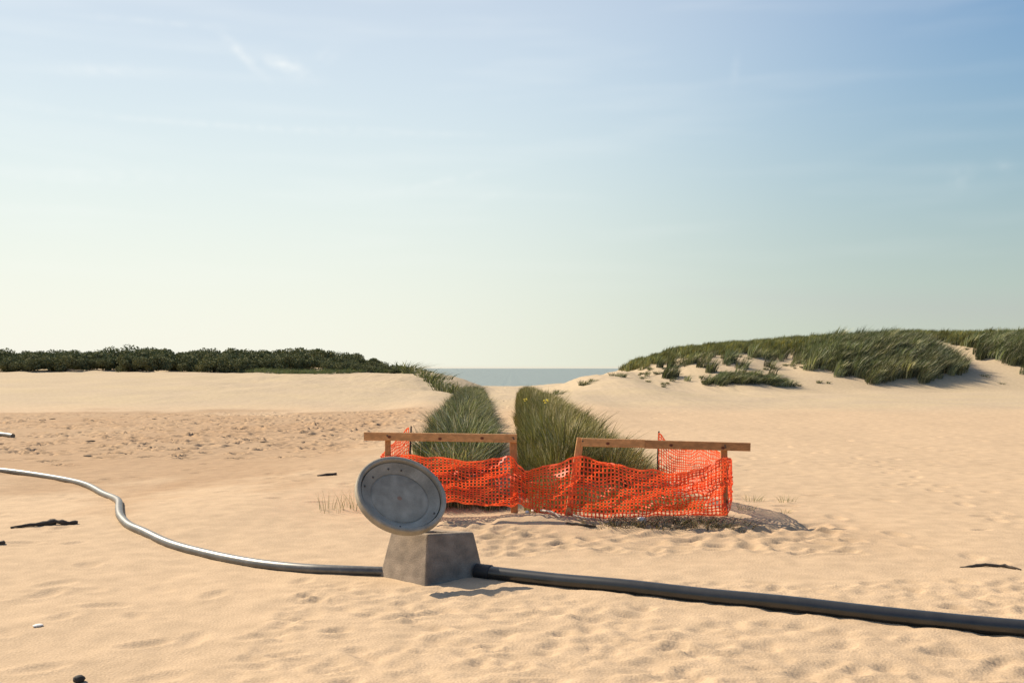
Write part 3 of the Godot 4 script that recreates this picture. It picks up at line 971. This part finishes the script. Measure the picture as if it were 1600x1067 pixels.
# ------------------------------------------------------------------
func build_manhole() -> void:
	var conc_im := multiply_images(grain_image(512, 12, 46.0, 4, 0.0, 1.0), grain_image(512, 19, 4.0, 5, 0.62, 1.08), Color(0.80, 0.78, 0.76), Color(1, 1, 1))
	var conc := mat(lin(0.46, 0.37, 0.285), 0.92, texture(conc_im), 1.6)
	conc.heightmap_enabled = true
	conc.heightmap_texture = texture(grain_image(512, 29, 40.0, 5, 0.0, 1.0))
	conc.heightmap_scale = 0.25
	# a square tapering concrete box, turned on its corner, sunk a little backwards; open top with a thick rim
	var base := thing("concrete_base", "squat tapering concrete box sunk in the sand under the round lid", "manhole", Vector3(-0.625, 0, -8.02))
	var turn := Basis(Vector3.RIGHT, deg_to_rad(-6.4)) * Basis(Vector3.UP, deg_to_rad(43.5))
	# outside: rings of a rounded square from below the sand to the top, over the rim and down the inside
	var rings := []
	for p in [[0.328, -0.16], [0.289, 0.0], [0.260, 0.17], [0.236, 0.302], [0.231, 0.314], [0.222, 0.319], [0.175, 0.319], [0.166, 0.312], [0.164, 0.20], [0.17, -0.05]]:
		rings.append(square_ring(p[0], p[1], 0.022, turn))
	obj("box", loft_flat(rings), conc, base)
	# lid: a shallow round dish seen from its hollow side
	var lid_im := multiply_images(grain_image(512, 52, 50.0, 4, 0.0, 1.0), grain_image(512, 59, 3.0, 5, 0.70, 1.06), Color(0.82, 0.84, 0.86), Color(1, 1, 1))
	var plastic := mat(lin(0.55, 0.48, 0.375), 0.85, texture(lid_im), 1.3)
	plastic.metallic_specular = 0.3
	var plate_m := mat(lin(0.60, 0.50, 0.37), 0.85, texture(lid_im), 2.1)
	plate_m.metallic_specular = 0.4
	var rust := mat(lin(0.34, 0.20, 0.13), 0.9)
	var black := mat(lin(0.09, 0.075, 0.06), 0.8)
	var R := 0.357
	var nrm := Vector3(0.345, 0.685, 0.64).normalized()
	var lid := thing("round_lid", "round grey dished lid standing tilted on top of the concrete base", "lid", Vector3(-0.845, 0.637, -7.84))
	var xax := Vector3(0.92, -0.39, -0.08)
	xax = (xax - nrm * xax.dot(nrm)).normalized()
	lid.basis = Basis(xax, nrm, xax.cross(nrm))
	obj("rim", lathe([Vector2(R - 0.040, -0.03), Vector2(R - 0.036, 0.012), Vector2(R - 0.031, 0.020), Vector2(R - 0.012, 0.022), Vector2(R - 0.003, 0.017), Vector2(R, 0.008), Vector2(R, -0.036), Vector2(R - 0.008, -0.044), Vector2(R - 0.06, -0.046)]), plastic, lid)
	obj("sloping_ring", lathe([Vector2(0.234, -0.052), Vector2(0.240, -0.047), Vector2(R - 0.048, -0.006), Vector2(R - 0.043, -0.012), Vector2(R - 0.042, -0.03)]), plastic, lid)
	obj("plate", lathe([Vector2(0.0001, -0.050), Vector2(0.08, -0.0505), Vector2(0.222, -0.052), Vector2(0.226, -0.055), Vector2(0.234, -0.055)]), plate_m, lid)
	obj("underside", lathe([Vector2(R - 0.06, -0.046), Vector2(0.24, -0.064), Vector2(0.0001, -0.066)]), plastic, lid)
	obj("rust_mark", lathe([Vector2(0.0001, -0.0475), Vector2(0.012, -0.0475), Vector2(0.019, -0.0498)], 18), rust, lid)
	for q in [[105.0, 0.262], [128.0, 0.268], [163.0, 0.262], [190.0, 0.285], [285.0, 0.305], [352.0, 0.29]]:
		var an := deg_to_rad(q[0])
		var c := Vector3(cos(an) * q[1], -0.044 + (q[1] - 0.243) * 0.68, -sin(an) * q[1])
		obj("bolt", tube([c - Vector3(0, 0.01, 0), c + Vector3(0, 0.004, 0)], [0.007], 10), black, lid)

func square_ring(half: float, y: float, round_: float, turn: Basis) -> Array:
	var ring := []
	for q in 4:
		for k in 4:
			var a := PI / 2 * q + PI / 2 * k / 3.0
			var mid := Vector2(half - round_, half - round_) * Vector2(1 if q == 0 or q == 3 else -1, 1 if q < 2 else -1)
			var p := mid + Vector2(cos(a), sin(a)) * round_
			ring.append(turn * Vector3(p.x, y, -p.y))
	return ring

# loft with flat profile steps but rounded corners
func loft_flat(rings: Array) -> ArrayMesh:
	var s := Shape.new()
	var k: int = rings[0].size()
	for i in rings.size() - 1:
		var base := s.v.size()
		for r in 2:
			for j in k:
				var du: Vector3 = rings[i][(j + 1) % k] - rings[i][(j + k - 1) % k]
				if j % 4 == 0: du = rings[i][(j + 1) % k] - rings[i][j] + (rings[i][j] - rings[i][(j + k - 1) % k]).normalized() * 0.02
				var dv: Vector3 = rings[i + 1][j] - rings[i][j]
				s.v.append(rings[i + r][j])
				s.n.append(du.cross(dv).normalized())
		for j in k:
			var a := base + j
			var b := base + (j + 1) % k
			s.idx.append_array([a, a + k, b, b, a + k, b + k])
	s.c.resize(s.v.size())
	s.c.fill(Color.WHITE)
	return s.mesh()

# ------------------------------------------------------------------
func smooth_run(run: Array, r: float, sink: float) -> Array:
	var cv := Curve3D.new()
	for i in run.size():
		var p: Vector2 = run[i]
		var q := on(p.x, p.y, r - sink)
		var t := (on(run[mini(i + 1, run.size() - 1)].x, run[mini(i + 1, run.size() - 1)].y) - on(run[maxi(i - 1, 0)].x, run[maxi(i - 1, 0)].y)) / 6.0
		cv.add_point(q, -t, t)
	var pts := []
	var long := cv.get_baked_length()
	var k := int(long / 0.06)
	for i in k + 1: pts.append(cv.sample_baked(long * i / k, true))
	return pts

func build_pipes(left_run: Array, right_run: Array) -> void:
	var im := multiply_images(grain_image(512, 81, 30.0, 4, 0.0, 1.0), grain_image(512, 85, 6.0, 4, 0.5, 1.0), Color(0.75, 0.74, 0.72), Color(1, 1, 1))
	var black := mat(lin(0.035, 0.034, 0.033), 0.28, texture(im), 1.2)
	black.metallic_specular = 0.6
	var dusty := mat(lin(0.20, 0.185, 0.165), 0.42, texture(im), 1.2)
	dusty.metallic_specular = 0.8
	var dark := mat(lin(0.014, 0.014, 0.016), 0.5)
	var pl := thing("plastic_pipe", "long dusty black pipe curving across the sand from the left to the concrete base", "pipe")
	obj("pipe_wall", tube(smooth_run(left_run, 0.041, 0.016), [0.041], 20), dusty, pl)
	var pr := thing("plastic_pipe", "straight thick black pipe running from the concrete base to the right edge", "pipe")
	var pts := smooth_run(right_run, 0.052, 0.012)
	obj("pipe_wall", tube(pts, [0.052], 24), black, pr)
	var c0: Vector3 = pts[0]
	var c1: Vector3 = pts[3]
	var dir := (c1 - c0).normalized()
	obj("coupling", tube([c0 - dir * 0.0, c0 + dir * 0.004, c0 + dir * 0.13, c0 + dir * 0.135], [0.055, 0.061, 0.061, 0.054], 24), dark, pr)
	var far_run := [Vector2(-13.6, 24.6), Vector2(-12.6, 24.3), Vector2(-12.0, 24.1), Vector2(-11.55, 23.7)]
	var pf := thing("plastic_pipe", "short stretch of pipe farther off on the sand at the left edge", "pipe")
	obj("pipe_wall", tube(smooth_run(far_run, 0.055, 0.015), [0.055], 16), dusty, pf)

# ------------------------------------------------------------------
func build_litter() -> void:
	rng.seed = 77
	var drift := mat(lin(0.11, 0.085, 0.065), 0.9, texture(grain_image(256, 90, 30.0, 4, 0.6, 1.0)), 3.0)
	var weed := mat(lin(0.035, 0.028, 0.022), 0.8)
	var bleached := mat(lin(0.55, 0.46, 0.36), 0.85)
	var white := mat(lin(0.72, 0.68, 0.62), 0.8)
	# [name, label, category, points (x, depth, height above the sand), radii, material]
	var logs := [
		["driftwood_log", "dark lumpy length of driftwood near the pipe at the left edge", "driftwood", [[-4.98, 10.2, 0.01], [-4.78, 10.28, 0.02], [-4.62, 10.36, 0.025], [-4.48, 10.35, 0.02], [-4.38, 10.4, 0.015]], [0.008, 0.018, 0.026, 0.022, 0.014], drift],
		["driftwood_stick", "dark flat stick on the sand between the pipe bend and the round lid", "driftwood", [[-2.72, 14.3, 0.0], [-2.6, 14.35, 0.015], [-2.45, 14.5, 0.01]], [0.012, 0.022, 0.012], drift],
		["driftwood_stick", "thin dark stick on the sand at the right edge above the pipe", "driftwood", [[3.58, 8.2, 0.0], [3.75, 8.22, 0.012], [3.92, 8.18, 0.015], [4.02, 8.05, 0.0]], [0.007, 0.012, 0.014, 0.006], drift],
		["driftwood_log", "short dark chunk of driftwood cut by the left edge", "driftwood", [[-4.75, 9.32, 0.0], [-4.66, 9.3, 0.015], [-4.58, 9.31, 0.01]], [0.014, 0.022, 0.014], drift],
		["bleached_stick", "pale stick lying on the heap at the foot of the gap between the frames", "stick", [[0.30, 10.8, 0.03], [0.42, 10.7, 0.03], [0.52, 10.6, 0.01]], [0.010, 0.013, 0.007], bleached],
		["bleached_stick", "short pale stick under the leaning post", "stick", [[0.64, 10.75, 0.02], [0.74, 10.66, 0.015], [0.82, 10.62, 0.01]], [0.006, 0.009, 0.006], bleached],
		["driftwood_stick", "dark twig half buried in front of the right frame", "driftwood", [[0.55, 10.45, 0.01], [0.72, 10.36, 0.015], [0.88, 10.32, 0.0]], [0.010, 0.013, 0.008], drift],
	]
	for l in logs:
		var pts := []
		var rad := []
		for i in l[3].size() - 1:
			for k in 5:
				var t := k / 5.0
				var p := Vector3(l[3][i][0], l[3][i][2], l[3][i][1]).lerp(Vector3(l[3][i + 1][0], l[3][i + 1][2], l[3][i + 1][1]), t)
				pts.append(on(p.x + rng.randf_range(-0.006, 0.006), p.z, p.y + rng.randf_range(-0.003, 0.006)))
				rad.append(lerpf(l[4][i], l[4][i + 1], t) * rng.randf_range(0.75, 1.3))
		var o := obj(l[0], tube(pts, rad, 8, 0.18, rng.randi()), l[5])
		tag(o, l[1], l[2])
	# small dark bits of wood and weed strewn over the trampled flat
	for k in 16:
		var x := rng.randf_range(-15.0, -2.6)
		var d := rng.randf_range(16.0, 34.0)
		var l := rng.randf_range(0.10, 0.30)
		var an := rng.randf_range(-0.5, 0.5)
		var pts := []
		var rad := []
		for i in 6:
			var t := i / 5.0 - 0.5
			pts.append(on(x + cos(an) * l * t, d + sin(an) * l * t + rng.randf_range(-0.02, 0.02), 0.012))
			rad.append((0.02 - 0.05 * t * t) * rng.randf_range(0.6, 1.1))
		tag(obj("driftwood_bit", tube(pts, rad, 7, 0.2, k + 1), drift), "small dark scrap of driftwood on the trampled brown sand at the left", "driftwood", "scraps on the trampled sand")
	# lumps: [name, label, category, x, depth, size, material]
	var lumps := [
		["seaweed_lump", "small black lump of seaweed near the bottom left corner", "seaweed", -2.24, 5.33, Vector3(0.028, 0.022, 0.03), weed],
		["white_shell", "small white shell on the sand at the lower left", "shell", -2.96, 6.43, Vector3(0.032, 0.010, 0.026), white],
		["white_stone", "white stone at the foot of the net beside the leaning post", "stone", 0.24, 11.2, Vector3(0.045, 0.03, 0.04), white],
		["white_stone", "largest white stone, in front of the middle of the right netting", "stone", 1.34, 10.62, Vector3(0.06, 0.03, 0.045), white],
		["white_stone", "smallest white stone, on the heap under the gap between the frames", "stone", 0.16, 10.85, Vector3(0.026, 0.018, 0.022), white],
	]
	for l in lumps:
		var r := RandomNumberGenerator.new()
		r.seed = int(l[3] * 100)
		var rings := []
		for i in 7:
			var a := PI * (i + 0.02) / 6.05 - PI / 2
			var ring := []
			for j in 12:
				var b := TAU * j / 12.0
				var k := 1.0 + r.randf_range(-0.16, 0.16)
				ring.append(Vector3(cos(b) * cos(a) * k, sin(a), -sin(b) * cos(a) * k) * l[5])
			rings.append(ring)
		var o := obj(l[0], loft(rings), l[6])
		o.position = on(l[3], l[4], l[5].y * 0.55)
		o.rotation.y = r.randf_range(0, 3)
		tag(o, l[1], l[2])
